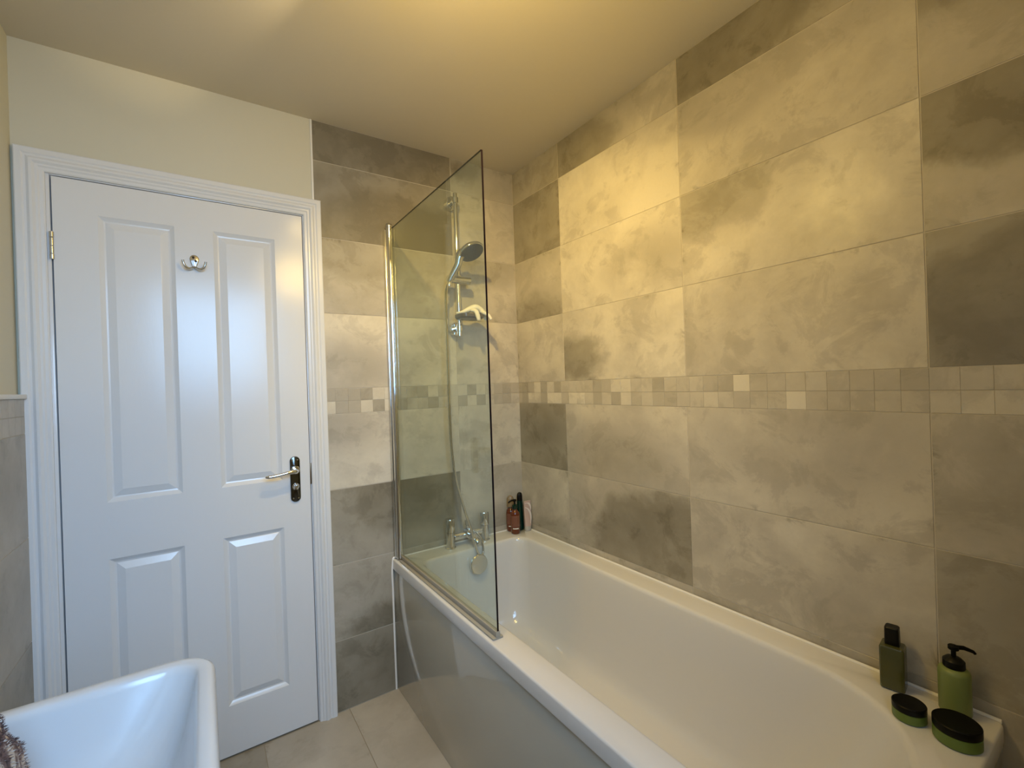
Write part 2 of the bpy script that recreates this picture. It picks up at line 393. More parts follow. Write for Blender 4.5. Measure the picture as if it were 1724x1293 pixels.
# left wall: the same courses up to the border
for k in range(45):
    for row in (0, 1): sq('left', -.05 * (k + 1), -.05 * k, row, .40 + rnd.uniform(-.02, .02))
for r, (za, zb) in enumerate(rows[:4]):
    for (a, e, tn, st) in ((-.36, 0, .50, (-.2, .2, .1, .1)), (-.36 - TW, -.36, .45, None), (-.36 - 2 * TW, -.36 - TW, .45, None), (-2.25, -.36 - 2 * TW, .5, None)):
        tile('left', a, e, za, zb, tn + (.12 if r in (1,) else 0), st)
# floor tiles, long side towards the door
fx = [XL + .01, -1.4935, -1.190, -.886, -.583, -.28, 0]
for i in range(6):
    o0 = -.62 if i % 2 else -.93
    ys = [0, o0, o0 - TW, o0 - 2 * TW]
    for j in range(3):
        y1, y0 = ys[j], max(ys[j + 1], YN)
        if y1 - y0 < .03: continue
        tile('floor', fx[i], fx[i + 1], y0, y1, {2: .34, 3: .22, 1: .5}.get(i, .3), {1: (.3, .9, .15, .4), 2: (-.7, .9, .10, .35), 3: (.9, -.1, .16, .3)}.get(i))

# trims of the tiling
b = B(); box(b, (TE - .007, -.003, 2.0255), (TE, .0018, H - .0005), .001); mk_ = tag(mk('trim_1', b, TRIMM), kind='structure')
b = B(); box(b, (XL, YN + .001, BT), (-1.763, -.0195, BT + .013), .002)
box(b, (XL, -.0200, BT), (-1.7795, -.001, BT + .013), .001)
tag(mk('trim_2', b, TRIMM), kind='structure')

# ------------------------------------------------------------------ door casing, lining, leaf
def casing():
    prof = [(0, 0), (0, .017), (.003, .019), (.016, .019), (.020, .0155), (.025, .0155), (.032, .0205), (.038, .0205), (.044, .0150), (.049, .0145), (.053, .0115), (.060, .0105), (.0635, .008), (.0635, 0)]
    xo0, xo1, zo = -1.7775, -.9345, 2.030
    bm = B(); paths = []
    for d, h in prof:
        y = -h + .0018
        paths.append([(xo0 + d, y, 0), (xo0 + d, y, zo - d), (xo1 - d, y, zo - d), (xo1 - d, y, 0)])
    V = [[bm.verts.new(p) for p in q_] for q_ in paths]
    for a, c in zip(V, V[1:]):
        for k in range(3): bm.faces.new((a[k], a[k + 1], c[k + 1], c[k]))
    for k in range(3): bm.faces.new((V[-1][k], V[-1][k + 1], V[0][k + 1], V[0][k]))
    bm.faces.new([v[0] for v in V]); bm.faces.new([v[3] for v in V][::-1])
    return tag(mk('trim_3', bm, WHITE, angle=25), kind='structure')
casing()
door = tag(empty('door_1', (-1.353, 0, 0)), kind='structure')
b = B()
box(b, (DX0 - .0185, .002, 0), (DX0, .099, DZ + .018), .001); box(b, (DX1, .002, 0), (DX1 + .0185, .099, DZ + .018), .001); box(b, (DX0, .002, DZ), (DX1, .099, DZ + .018), .001)
mk('door_frame', b, WHITE, door)
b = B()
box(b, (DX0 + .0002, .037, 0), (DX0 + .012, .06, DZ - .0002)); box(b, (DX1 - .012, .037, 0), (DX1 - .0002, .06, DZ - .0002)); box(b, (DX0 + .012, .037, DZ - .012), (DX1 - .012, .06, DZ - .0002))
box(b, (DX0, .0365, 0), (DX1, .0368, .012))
mk('door_stop', b, DARKGAP, door)  # near-black colour stands in for the shade in the gap round the leaf
LX0, LX1, LZ0, LZ1 = -1.7015, -1.0040, .006, 1.9600
PX = ((-1.598, -1.404), (-1.294, -1.100)); PZ = ((.180, .773), (.952, 1.857))
def leaf():
    bm = B(); xs = [LX0, PX[0][0], PX[0][1], PX[1][0], PX[1][1], LX1]; zs = [LZ0, PZ[0][0], PZ[0][1], PZ[1][0], PZ[1][1], LZ1]
    yf = .0005; yb = .0355
    V = {(i, j): bm.verts.new((xs[i], yf, zs[j])) for i in range(6) for j in range(6)}
    for i in range(5):
        for j in range(5):
            if i in (1, 3) and j in (1, 3): continue
            bm.faces.new((V[i, j], V[i + 1, j], V[i + 1, j + 1], V[i, j + 1]))
    for i in (1, 3):
        for j in (1, 3):
            base = [V[i, j], V[i + 1, j], V[i + 1, j + 1], V[i, j + 1]]
            for ins, dep in ((.003, .0025), (.012, .0085), (.0165, .0095)):
                x0, x1, z0, z1 = xs[i] + ins, xs[i + 1] - ins, zs[j] + ins, zs[j + 1] - ins
                nr = [bm.verts.new((x, yf + dep, z)) for x, z in ((x0, z0), (x1, z0), (x1, z1), (x0, z1))]
                for k in range(4): bm.faces.new((base[k], base[(k + 1) % 4], nr[(k + 1) % 4], nr[k]))
                base = nr
            bm.faces.new(base)
    # sides and back
    bk = [bm.verts.new(p) for p in ((LX0, yb, LZ0), (LX1, yb, LZ0), (LX1, yb, LZ1), (LX0, yb, LZ1))]
    bm.faces.new(bk[::-1])
    bm.faces.new([V[i, 0] for i in range(6)] + [bk[1], bk[0]]); bm.faces.new([V[i, 5] for i in range(5, -1, -1)] + [bk[3], bk[2]])
    bm.faces.new([V[0, j] for j in range(5, -1, -1)] + [bk[0], bk[3]]); bm.faces.new([V[5, j] for j in range(6)] + [bk[2], bk[1]])
    return mk('door_leaf', bm, WHITE, door, angle=10)
lf = leaf()
for (x0, x1) in PX:
    for (z0, z1) in PZ:
        bm = B(); rings = []
        for ins, y in ((.0170, .0099), (.0180, .0092), (.036, .0020), (.0385, .0012)):
            rings.append([Vector(p) for p in ((x0 + ins, y, z0 + ins), (x1 - ins, y, z0 + ins), (x1 - ins, y, z1 - ins), (x0 + ins, y, z1 - ins))])
        loft(bm, rings, cap0=True); bm.faces.new([v for v in bm.verts][-4:])
        mk('panel', bm, WHITE, lf, angle=10)
# hinge
for zc in (1.748, .21):
    hg = B()
    for z0, z1, r in ((-.042, -.026, .0058), (-.0255, -.0015, .0052), (-.001, .024, .0052), (.0245, .042, .0058)):
        rod(hg, (-1.7035, -.0035, zc + z0), (-1.7035, -.0035, zc + z1), r, 14, bev=.001)
    mk('hinge', hg, CHROME2, door)
b = B(); box(b, (-1.0035, -.0012, .922), (-.9985, .0035, 1.003), .0005); mk('strike_plate', b, BRONZE, door)
# lever handle on a long plate
HX = -1.0565
hd = empty('door_handle', (HX, 0, .948), door)
b = B(); pts = []
for k in range(17): a = pi * k / 16; pts.append((HX + .0175 * cos(a), 1.018 + .0175 * sin(a)))
for k in range(17): a = pi + pi * k / 16; pts.append((HX + .0175 * cos(a), .880 + .0175 * sin(a)))
def ring_y(s, y): return [Vector((HX + (x - HX) * s, y, .949 + (z - .949) * (1 - (1 - s) * .2))) for x, z in pts]
loft(b, [ring_y(1, .0004), ring_y(1, -.004), ring_y(.93, -.006), ring_y(.86, -.0065)], cap0=True, cap1=True)
mk('backplate', b, DCHROME, hd)
b = B(); rod(b, (HX, -.0065, .984), (HX, -.012, .984), .0155, 24, bev=.001); rod(b, (HX, -.012, .984), (HX, -.040, .984), .009, 20)
tube(b, spline([(HX + .001, -.036, .984), (HX - .010, -.047, .984), (HX - .032, -.050, .983), (HX - .065, -.050, .978), (HX - .092, -.048, .976), (HX - .104, -.046, .977)], 8), [.0085, .0085, .0075, .0066, .0075, .0070, .004], 16)
mk('lever', b, CHROME, hd)
b = B(); rod(b, (HX, -.0065, .922), (HX, -.011, .922), .0125, 24, bev=.001); tube(b, spline([(HX, -.011, .922), (HX, -.02, .922), (HX, -.027, .922)], 4), [.006, .006, .0075], 14)
lathe(b, (HX, -.025, .922), [(.001, -.010), (.006, -.008), (.0085, 0), (.006, .008), (.001, .010)], (.2, 0, 1), 16, sx=.55)
mk('thumb_turn', b, CHROME, hd)
for dx, dz in ((-.009, 1.022), (.009, 1.022), (-.009, .877), (.009, .877)):
    b = B(); rod(b, (HX + dx, -.0062, dz), (HX + dx, -.0075, dz), .0027, 10); mk('screw', b, CHROME, hd)

# double robe hook on the door
hk = tag(empty('robe_hook', (-1.351, 0, 1.735)), 'small chrome double robe hook screwed to the white door between its upper panels', 'hook')
b = B(); hx = -1.3505; pl = []
for k in range(28):
    a = 2 * pi * k / 28; r = .0135 if sin(a) > 0 else .0135; zz = 1.750 + (.0145 * sin(a) if sin(a) > 0 else .035 * sin(a)); w_ = 1 if sin(a) > 0 else 1 - .45 * abs(sin(a)); pl.append((hx + r * cos(a) * w_, zz))
loft(b, [[Vector((x, .0003, z)) for x, z in pl], [Vector((x, -.003, z)) for x, z in pl], [Vector((hx + (x - hx) * .8, -.0048, 1.745 + (z - 1.745) * .86)) for x, z in pl]], cap0=True, cap1=True)
mk('backplate', b, CHROME2, hk)
for s in (-1, 1):
    b = B(); tube(b, spline([(hx, -.006, 1.722), (hx + s * .008, -.012, 1.7165), (hx + s * .017, -.020, 1.7135), (hx + s * .026, -.026, 1.7185), (hx + s * .031, -.029, 1.731), (hx + s * .032, -.030, 1.738)], 7), [.004, .0042, .0042, .004, .0038, .0045], 12)
    mk('prong', b, CHROME2, hk)
for dx, dz in ((-.003, 1.7555), (.004, 1.744)):
    b = B(); rod(b, (hx + dx, -.0035, dz), (hx + dx, -.0066, dz), .0036, 12); mk('screw', b, DARKGAP, hk)

# ------------------------------------------------------------------ bathtub
RZ = .556
bath = tag(empty('bathtub', (-.345, -.85, 0)), 'white straight bathtub with rounded near end along the tiled wall', 'bathtub')
def br(xo0, xo1, yo0, yo1, rn, rf, z): return rrect(xo0, xo1, yo0, yo1, (rf, rf, rn, rn), z, 10, 14)
b = B()
rings = [rrect(-.6895, -.0015, -1.6935, -.0015, (.003, .003, .012, .014), RZ - .043, 10, 14),
         rrect(-.690, -.001, -1.694, -.001, (.003, .003, .014, .018), RZ - .040, 10, 14),
         rrect(-.690, -.001, -1.694, -.001, (.003, .003, .014, .018), RZ - .006, 10, 14),
         rrect(-.6885, -.001, -1.6925, -.001, (.003, .003, .014, .018), RZ - .0015, 10, 14),
         rrect(-.685, -.002, -1.689, -.002, (.003, .003, .014, .018), RZ, 10, 14),
         br(-.617, -.086, -1.638, -.104, .255, .055, RZ),
         br(-.612, -.090, -1.634, -.108, .255, .056, RZ - .0012),
         br(-.607, -.095, -1.629, -.112, .252, .058, RZ - .006),
         br(-.604, -.0975, -1.625, -.1145, .250, .06, RZ - .015),
         br(-.600, -.101, -1.610, -.1165, .250, .065, RZ - .06),
         br(-.592, -.108, -1.570, -.122, .245, .07, RZ - .14),
         br(-.582, -.116, -1.515, -.128, .240, .075, RZ - .22),
         br(-.572, -.124, -1.455, -.136, .235, .08, RZ - .29),
         br(-.560, -.134, -1.400, -.146, .220, .09, RZ - .335),
         br(-.540, -.150, -1.350, -.160, .19, .09, RZ - .365),
         br(-.510, -.178, -1.300, -.185, .16, .08, RZ - .382),
         br(-.47, -.22, -1.24, -.22, .11, .06, RZ - .390),
         br(-.40, -.29, -1.10, -.32, .05, .03, RZ - .394)]
loft(b, rings, cap1=True)
mk('tub', b, ACRYL, bath, angle=50)
b = B(); box(b, (-.684, -1.688, 0), (-.672, -.004, RZ - .0435), .0015); mk('side_panel', b, PANEL, bath)
b = B(); box(b, (-.671, -1.688, 0), (-.004, -1.676, RZ - .0435), .0015); mk('end_panel', b, PANEL, bath)
b = B(); box(b, (-.6865, -1.69, RZ - .0455), (-.6705, -.004, RZ - .0425), .0005); mk('painted_panel_highlight', b, TRIMM, bath)  # white bar stands in for the thin highlight between rim and panel
b = B()
tube(b, [Vector((-.0062, -1.690 + .05 * k, RZ + .0012)) for k in range(34)] + [Vector((-.0062, -.0062, RZ + .0012))], .0042, 8)
tube(b, [Vector((-.0062, -.0045, RZ + .0010)), Vector((-.3, -.0045, RZ + .001)), Vector((-.64, -.0045, RZ + .001))], .0035, 8)
mk('sealant', b, SEAL, bath)
b = B(); tube(b, spline([(-.691, -.003, .002), (-.6925, -.004, .2), (-.693, -.004, .42), (-.694, -.004, .50), (-.690, -.0045, .545), (-.686, -.005, .559), (-.670, -.005, .561)], 8), .0042, 8); mk('sealant', b, SEAL, bath)
# overflow cover on the far inside wall
b = B(); lathe(b, (-.345, -.1275, .487), [(.038, 0), (.0435, .004), (.0435, .012), (.040, .0155), (.022, .0175), (.004, .018)], (0, -1, .05), 32); mk('overflow_cover', b, CHROME, bath)

# ------------------------------------------------------------------ shower screen
SX = -.6625
scr = tag(empty('shower_screen', (SX, -.42, RZ)), 'clear glass hinged bath screen with chrome post on the bath edge', 'shower screen')
b = B()
box(b, (SX - .003, -.799, .573), (SX + .003, -.046, 1.955))
for f_ in b.faces:
    if abs(f_.normal.x) < .5 and not (f_.normal.y > .5): f_.material_index = 1
mk('glass_pane', b, [GLASS, GEDGE], scr, smooth=False)
b = B(); lathe(b, (SX - .006, -.036, RZ + .004), [(.0125, 0), (.0125, 1.402)], n=28); mk('hinge_post', b, CHROME, scr)
b = B(); lathe(b, (SX - .006, -.036, RZ + 1.4062), [(.0135, 0), (.0145, .003), (.0145, .009), (.012, .014), (.006, .0175), (.001, .018)], n=28)
mk('post_cap', b, CHROME2, scr)
b = B(); box(b, (SX - .021, -.024, RZ + .006), (SX + .010, -.0006, RZ + 1.40), .002); mk('wall_channel', b, CHROME2, scr)
SEALM = mat('translucent_screen_seal', (.42, .39, .32), .35, **{'Transmission Weight': .15})
b = B(); box(b, (SX - .007, -.800, RZ + .0065), (SX + .007, -.05, .5790), .0015); box(b, (SX - .017, -.800, RZ + .0004), (SX + .017, -.055, RZ + .0064), .002)
mk('bottom_seal', b, SEALM, scr)

# ------------------------------------------------------------------ shower rail, handset, hose
RX, RY = -.362, -.060
rail = tag(empty('shower_rail', (RX, RY, 1.51)), 'vertical chrome shower riser rail on the tiled wall behind the glass screen', 'shower rail')
b = B(); rod(b, (RX, RY, 1.508), (RX, RY, 2.162), .0098, 24, bev=.002); mk('rail', b, CHROME, rail)
for z in (2.128, 1.545):
    b = B(); rod(b, (RX, -.0005, z), (RX, -.034, z), .030, 32, bev=.002); rod(b, (RX, -.034, z), (RX, RY - .004, z), .0135, 24, bev=.003); rod(b, (RX, RY, z - .014), (RX, RY, z + .014), .0145, 24, bev=.002)
    mk('wall_bracket', b, CHROME, rail)
b = B(); rod(b, (RX - .058, RY - .012, 1.763), (RX + .056, RY - .012, 1.763), .0165, 24, bev=.002); rod(b, (RX, RY, 1.749), (RX, RY, 1.783), .018, 24, bev=.002)
rod(b, (RX - .040, RY - .012, 1.765), (RX - .046, RY - .036, 1.772), .015, 20, bev=.002)
mk('slider', b, CHROME2, rail)
b = B(); tr = []
for s, z in ((1.0, 1.603), (1.0, 1.590), (.86, 1.583)): tr.append([Vector((RX + .035 + (p.x) * s, -.095 + p.y * s, z)) for p in rrect(-.060, .060, -.050, .050, (.03,) * 4, 0, 8, 4)])
for s, z in ((.92, 1.603), (.88, 1.592)): tr.insert(0, [Vector((RX + .035 + (p.x) * s, -.095 + p.y * s, z)) for p in rrect(-.060, .060, -.050, .050, (.03,) * 4, 0, 8, 4)])
loft(b, tr, cap0=True, cap1=True)
SMOKE = mat('smoked_plastic', (.10, .085, .07), .2)
mk('soap_tray', b, SMOKE, rail)
# handset
hs = tag(empty('hand_shower', (-.41, -.10, 1.77)), 'chrome hand shower with round grey spray face clipped to the riser rail', 'shower head')
b = B(); hb = Vector((-.428, -.104, 1.742)); hc = Vector((-.348, -.172, 1.864)); nrm = Vector((.15, -.50, -.85)).normalized()
tube(b, spline([hb, hb + Vector((.012, -.010, .030)), hb + Vector((.030, -.026, .070)), hc - nrm * .012 + Vector((-.040, .026, -.022)), hc - nrm * .018 + Vector((-.012, .010, .0))], 8), [.0115, .014, .016, .018, .021, .018], 18)
mk('handle', b, CHROME2, hs)
b = B(); lathe(b, hc - nrm * .030, [(.008, 0), (.032, .004), (.050, .012), (.0575, .021), (.0585, .028), (.057, .031)], nrm, 40); mk('head', b, CHROME, hs)
b = B(); lathe(b, hc + nrm * .0008, [(.0535, 0), (.0535, .0022), (.044, .0032), (.002, .0036)], nrm, 40)
mk('spray_face', b, RUBBER, hs)
b = B(); x_, y_, _ = basis(nrm)
for rr, n_ in ((.012, 6), (.023, 12), (.035, 18)):
    for k in range(n_):
        a = 2 * pi * k / n_; p = hc + nrm * .0038 + x_ * rr * cos(a) + y_ * rr * sin(a); rod(b, p, p + nrm * .0016, .0014, 6)
tag(mk('nozzles', b, BLACKM, hs), kind='stuff')
# hose
b = B()
pts = spline([(-.430, -.106, 1.738), (-.446, -.107, 1.70), (-.450, -.108, 1.60), (-.450, -.107, 1.30), (-.447, -.105, 1.05), (-.432, -.108, .88), (-.402, -.114, .755), (-.372, -.122, .645), (-.352, -.128, .560), (-.334, -.130, .517), (-.316, -.126, .531), (-.313, -.115, .575), (-.326, -.100, .612), (-.340, -.086, .622)], 14)
tube(b, pts, .0066, 10, ribs=1)
lathe(b, (-.431, -.106, 1.722), [(.0085, 0), (.0095, .004), (.0095, .022), (.007, .026)], (.15, 0, 1), 16)
tag(mk('shower_hose', b, CHROME), 'long thin silver shower hose hanging from hand shower to bath taps', 'hose')

# glove draped over the soap tray
def glove():
    g = B(); X0, Y0, Z0_ = RX + .035, -.095, 1.604
    # palm and drooping fingers as tapering tubes remeshed into one cloth body
    parts = [([(-.066, .006, .004), (-.035, .0, .010), (-.004, -.004, .022), (.028, -.006, .032), (.052, -.010, .022), (.075, -.012, .004)], [.005, .010, .017, .021, .018, .012]),
             ([(-.002, -.028, .016), (.006, -.050, .008), (.010, -.058, -.014), (.014, -.060, -.034)], [.014, .0125, .012, .009]),
             ([(.05, -.016, .018), (.078, -.022, .000), (.096, -.024, -.012), (.104, -.024, -.020)], [.014, .012, .009, .005]),
             ([(.046, .004, .016), (.076, .004, -.002), (.092, .004, -.018)], [.014, .011, .008]),
             ([(.05, -.030, .010), (.074, -.044, -.006), (.084, -.050, -.026)], [.012, .011, .008])]
    for p, r in parts:
        s = spline([Vector((X0, Y0, Z0_)) + Vector(q_) for q_ in p], 5); tube(g, s, r, 12, flat=.8)
    o = mk('bath_glove', g, GLOVE)
    md = o.modifiers.new('r', 'REMESH'); md.mode = 'VOXEL'; md.voxel_size = .0028; md.use_smooth_shade = True
    s = o.modifiers.new('s', 'SMOOTH'); s.iterations = 6
    return tag(o, 'cream white bath glove draped over the soap tray on shower rail', 'glove')
glove()

# ------------------------------------------------------------------ bath mixer
MX = -.349; MY = -.048
tap = tag(empty('bath_mixer_tap', (MX, MY, RZ)), 'chrome two-handled bath shower mixer tap on the far bath rim', 'tap')
for s in (-1, 1):
    x = MX + s * .089
    b = B(); lathe(b, (x, MY, RZ + .0002), [(.025, 0), (.025, .004), (.0205, .007), (.0195, .03), (.019, .070)], n=28)
    mk('pillar', b, CHROME, tap)
    b = B(); lathe(b, (x, MY, RZ + .0705), [(.0190, 0), (.0225, .002), (.0225, .056), (.0205, .061), (.003, .0625)], n=32)
    mk('tap_handle', b, CHROME, tap)
b = B(); rod(b, (MX - .072, MY, RZ + .045), (MX + .072, MY, RZ + .045), .015, 24, bev=.002); rod(b, (MX, MY + .012, RZ + .052), (MX, MY - .030, RZ + .052), .021, 24, bev=.003)
mk('mixer_body', b, CHROME, tap)
b = B(); tube(b, spline([(MX, MY - .022, RZ + .048), (MX, MY - .06, RZ + .046), (MX, MY - .085, RZ + .036), (MX, MY - .090, RZ + .024)], 6), [.014, .0135, .013, .013], 18); mk('spout', b, CHROME, tap)
b = B(); lathe(b, (MX, MY, RZ + .073), [(.008, 0), (.008, .012), (.012, .016), (.012, .034), (.009, .037), (.001, .038)], n=20); mk('diverter_knob', b, CHROME, tap)
b = B(); rod(b, (MX + .012, MY - .024, RZ + .062), (MX + .010, MY - .042, RZ + .067), .0085, 16, bev=.001); mk('hose_outlet', b, CHROME, tap)

# ------------------------------------------------------------------ toiletries by the far corner
def pump_nozzle(bm, c, z, k=1, d=(-1, 0)):
    c = Vector((c[0], c[1], z)); dv = Vector((d[0], d[1], 0)).normalized()
    rod(bm, c, c + Vector((0, 0, .016 * k)), .0045 * k, 12); rod(bm, c + Vector((0, 0, .015 * k)), c + Vector((0, 0, .024 * k)), .0095 * k, 16, bev=.001)
    tube(bm, [c + Vector((0, 0, .0205 * k)), c + dv * .018 * k + Vector((0, 0, .0215 * k)), c + dv * .034 * k + Vector((0, 0, .016 * k)), c + dv * .037 * k + Vector((0, 0, .012 * k))], [.005 * k, .0045 * k, .0035 * k, .003 * k], 10)
def amber_bottle(loc, label, cap):
    e = tag(empty('amber_bottle', loc), label, 'bottle', None)
    x, y, z = loc; z += .0002
    b = B(); lathe(b, (x, y, z), [(.012, 0), (.0185, .001), (.0215, .006), (.0220, .02), (.0220, .092), (.020, .104), (.013, .112), (.0105, .116), (.0105, .120)], n=32); mk('bottle_body', b, AMBER, e)
    b = B(); lathe(b, (x, y, z), [(.0223, .036), (.0224, .038), (.0224, .088), (.0223, .09)], n=32, cap=False); mk('label_band', b, AMBERL, e)
    b = B()
    n_ = 9; V = []
    for k in range(n_):
        a = radians(-155 + 75 * k / (n_ - 1)); V.append([b.verts.new((x + .0227 * cos(a), y + .0227 * sin(a), z + h)) for h in (.026, .0310)])
    for k in range(n_ - 1): b.faces.new((V[k][0], V[k + 1][0], V[k + 1][1], V[k][1]))
    mk('white_stripe', b, LABEL, e)
    b = B()
    if cap == 'pump':
        lathe(b, (x, y, z + .120), [(.0125, 0), (.0135, .002), (.0135, .018), (.007, .021), (.006, .022)], n=24)
        mk('collar', b, DGREEN, e); b = B(); pump_nozzle(b, (x, y), z + .141); mk('pump_head', b, BLACK, e)
    else:
        lathe(b, (x, y, z + .1195), [(.0160, 0), (.0175, .002), (.0170, .040), (.012, .052), (.004, .056)], n=24); mk('overcap', b, BROWNC, e)
    return e
amber_bottle((-.098, -.070, RZ), 'small amber bottle with dark green collar, black pump and white stripe', 'pump')
amber_bottle((-.092, -.0235, RZ), 'amber bottle with milky cap standing behind the black-pump amber bottle', 'cap')
gb = tag(empty('green_bottle', (-.046, -.045, RZ)), 'tall dark green bottle with rounded black cap beside the pale packet', 'bottle')
b = B(); x, y = -.047, -.040; rr = []
for zz, hw, hd_ in ((.0003, .019, .013), (.004, .0195, .0135), (.05, .018, .0125), (.10, .0165, .0115), (.135, .0155, .0115), (.146, .0150, .011)):
    rr.append([Vector((x + hw * cos(2 * pi * k / 28) + (.146 - zz) * .0, y + hd_ * sin(2 * pi * k / 28), RZ + zz)) for k in range(28)])
loft(b, rr, cap0=True, cap1=True); mk('bottle_body', b, DGREEN, gb)
b = B(); rr = []
for zz, s in ((.1472, 1.0), (.165, 1.0), (.176, .92), (.183, .70), (.1865, .35)):
    rr.append([Vector((x + .0150 * s * cos(2 * pi * k / 28), y + .0112 * s * sin(2 * pi * k / 28), RZ + zz)) for k in range(28)])
loft(b, rr, cap0=True, cap1=True); mk('bottle_cap', b, BLACK, gb)
pk = tag(empty('soap_tube', (-.022, -.075, RZ)), 'flat pale pink tube with white swirl standing on its cap in corner', 'tube')
x, y = -.026, -.074; b = B(); rr = []
for zz, hw, hd_ in ((.0245, .019, .012), (.035, .0195, .0115), (.08, .0205, .0075), (.125, .021, .003), (.148, .0212, .0012)):
    rr.append([Vector((x + hw * .95 * max(-1, min(1, 1.15 * cos(2 * pi * k / 28))), y + hd_ * sin(2 * pi * k / 28), RZ + zz)) for k in range(28)])
loft(b, rr, cap0=True, cap1=True); mk('tube_body', b, PINKP, pk)
b = B()
for (ctrl) in ([(-.017, .118), (.000, .107), (.012, .085), (.015, .060), (.008, .035)], [(-.018, .137), (.003, .136), (.016, .118), (.017, .100)]):
    s = spline([Vector((x + u * .97, 0, RZ + v)) for u, v in ctrl], 8)
    vs = []
    for i, p in enumerate(s):
        hw = .0038 * sin(pi * (i + 1.5) / (len(s) + 2)) + .0006
        h_ = p.z - RZ; dep = .0125 - (h_ - .03) * .085
        yy = y - max(.0016, dep * math.sqrt(max(0.05, 1 - ((p.x - x) / .0215) ** 2))) - .0010
        vs.append((b.verts.new((p.x - hw, yy, p.z - hw * .5)), b.verts.new((p.x + hw, yy, p.z + hw * .5))))
    for a, c in zip(vs, vs[1:]): b.faces.new((a[0], a[1], c[1], c[0]))
mk('swirl_print', b, PINKW, pk)
b = B(); lathe(b, (x, y, RZ + .0003), [(.0165, 0), (.018, .002), (.018, .022), (.0165, .024)], n=28, sy=.72); mk('tube_cap', b, CLEAR, pk)

# ------------------------------------------------------------------ toiletries on the near end of the bath
ob = tag(empty('olive_bottle', (-.043, -1.522, RZ)), 'square olive shower bottle with tall black cap by the tiled wall', 'bottle')
def sqring(cx, cy, hw, z, r=.006, a=0): 
    return [Vector((cx + p.x * cos(a) - p.y * sin(a), cy + p.x * sin(a) + p.y * cos(a), z)) for p in rrect(-hw, hw, -hw, hw, (r,) * 4, 0, 5, 2)]
b = B(); cx, cy, an = -.043, -1.524, radians(8)
loft(b, [sqring(cx, cy, .019, RZ + .0003, .005, an), sqring(cx, cy, .0225, RZ + .004, .006, an), sqring(cx, cy, .0225, RZ + .094, .006, an), sqring(cx, cy, .0205, RZ + .098, .006, an), sqring(cx, cy, .012, RZ + .100, .006, an)], cap0=True, cap1=True)
mk('bottle_body', b, OLIVE, ob)
b = B(); loft(b, [sqring(cx, cy, .0125, RZ + .1005, .005, an), sqring(cx, cy, .0135, RZ + .102, .005, an), sqring(cx, cy, .0130, RZ + .138, .005, an), sqring(cx, cy, .0115, RZ + .140, .005, an)], cap0=True, cap1=True)
mk('bottle_cap', b, BLACK, ob)
pb = tag(empty('pump_bottle', (-.043, -1.628, RZ)), 'pale green lotion bottle with black pump behind the larger jar', 'bottle')
b = B(); cx, cy = -.043, -1.628
lathe(b, (cx, cy, RZ + .0003), [(.022, 0), (.0250, .002), (.0265, .006), (.0265, .086), (.0250, .092), (.0200, .0965), (.0170, .0975)], n=36); mk('bottle_body', b, LIMEP, pb)
b = B(); lathe(b, (cx, cy, RZ + .098), [(.0178, 0), (.0185, .002), (.0180, .014), (.012, .020), (.006, .022)], n=28); mk('collar', b, BLACK, pb)
b = B(); pump_nozzle(b, (cx, cy), RZ + .1198, .95, (.55, -.84)); mk('pump_head', b, BLACKM, pb)
def jar(name, c, r, h, label):
    e = tag(empty(name, (*c, RZ)), label, 'jar', None)
    b = B(); lathe(b, (*c, RZ + .0003), [(r - .003, 0), (r, .003), (r, h * .58), (r - .002, h * .6)], n=40); mk('jar_body', b, LIME, e)
    b = B(); lathe(b, (*c, RZ + .0006 + h * .6), [(r - .0005, 0), (r + .0002, .001), (r + .0002, h * .4 - .002), (r - .0015, h * .4 - .0004), (r - .004, h * .4 - .0012), (.003, h * .4 - .0012)], n=40); mk('jar_lid', b, BLACKM, e)
    return e
jar('lotion_jar', (-.138, -1.577), .0285, .034, 'smaller green jar with black lid in front of the olive bottle')
jar('cream_jar', (-.142, -1.651), .0365, .040, 'larger green jar with wide black lid at the bath corner')

# ------------------------------------------------------------------ wash basin
bs = tag(empty('wash_basin', (-1.55, -1.26, 0)), 'white ceramic pedestal wash basin with rounded corners beside the door', 'basin')
bx0, bx1, by0, by1, bz = -1.7695, -1.337, -1.54, -.972, .85
def bsr(i, z, r, il=None): return rrect(bx0 + (i if il is None else il), bx1 - i, by0 + i, by1 - i, (r * 1.15, .006 + i * .2, .006 + i * .2, r * 1.15), z, 10, 10)
b = B()
loft(b, [bsr(.085, bz - .20, .05, .0), bsr(.05, bz - .15, .05, .0), bsr(.014, bz - .085, .05, .0), bsr(.003, bz - .02, .052, .0), bsr(0, bz - .008, .052, .0), bsr(.0015, bz - .003, .052, .001), bsr(.006, bz, .048, .004),
         rrect(-1.665, bx1 - .020, by0 + .020, by1 - .022, (.040, .05, .05, .040), bz, 10, 10), rrect(-1.662, bx1 - .024, by0 + .024, by1 - .026, (.040, .05, .05, .040), bz - .003, 10, 10),
         rrect(-1.660, bx1 - .027, by0 + .027, by1 - .030, (.042, .05, .05, .042), bz - .012, 10, 10),
         rrect(-1.655, bx1 - .040, by0 + .045, by1 - .046, (.055, .06, .06, .055), bz - .06, 10, 10),
         rrect(-1.645, bx1 - .062, by0 + .075, by1 - .075, (.075, .07, .07, .075), bz - .105, 10, 10),
         rrect(-1.625, bx1 - .095, by0 + .12, by1 - .12, (.08, .07, .07, .08), bz - .132, 10, 10),
         rrect(-1.58, bx1 - .15, by0 + .20, by1 - .20, (.05, .04, .04, .05), bz - .142, 10, 10)], cap0=True, cap1=True)
mk('bowl', b, CERAM, bs, angle=50)
b = B(); pr = []
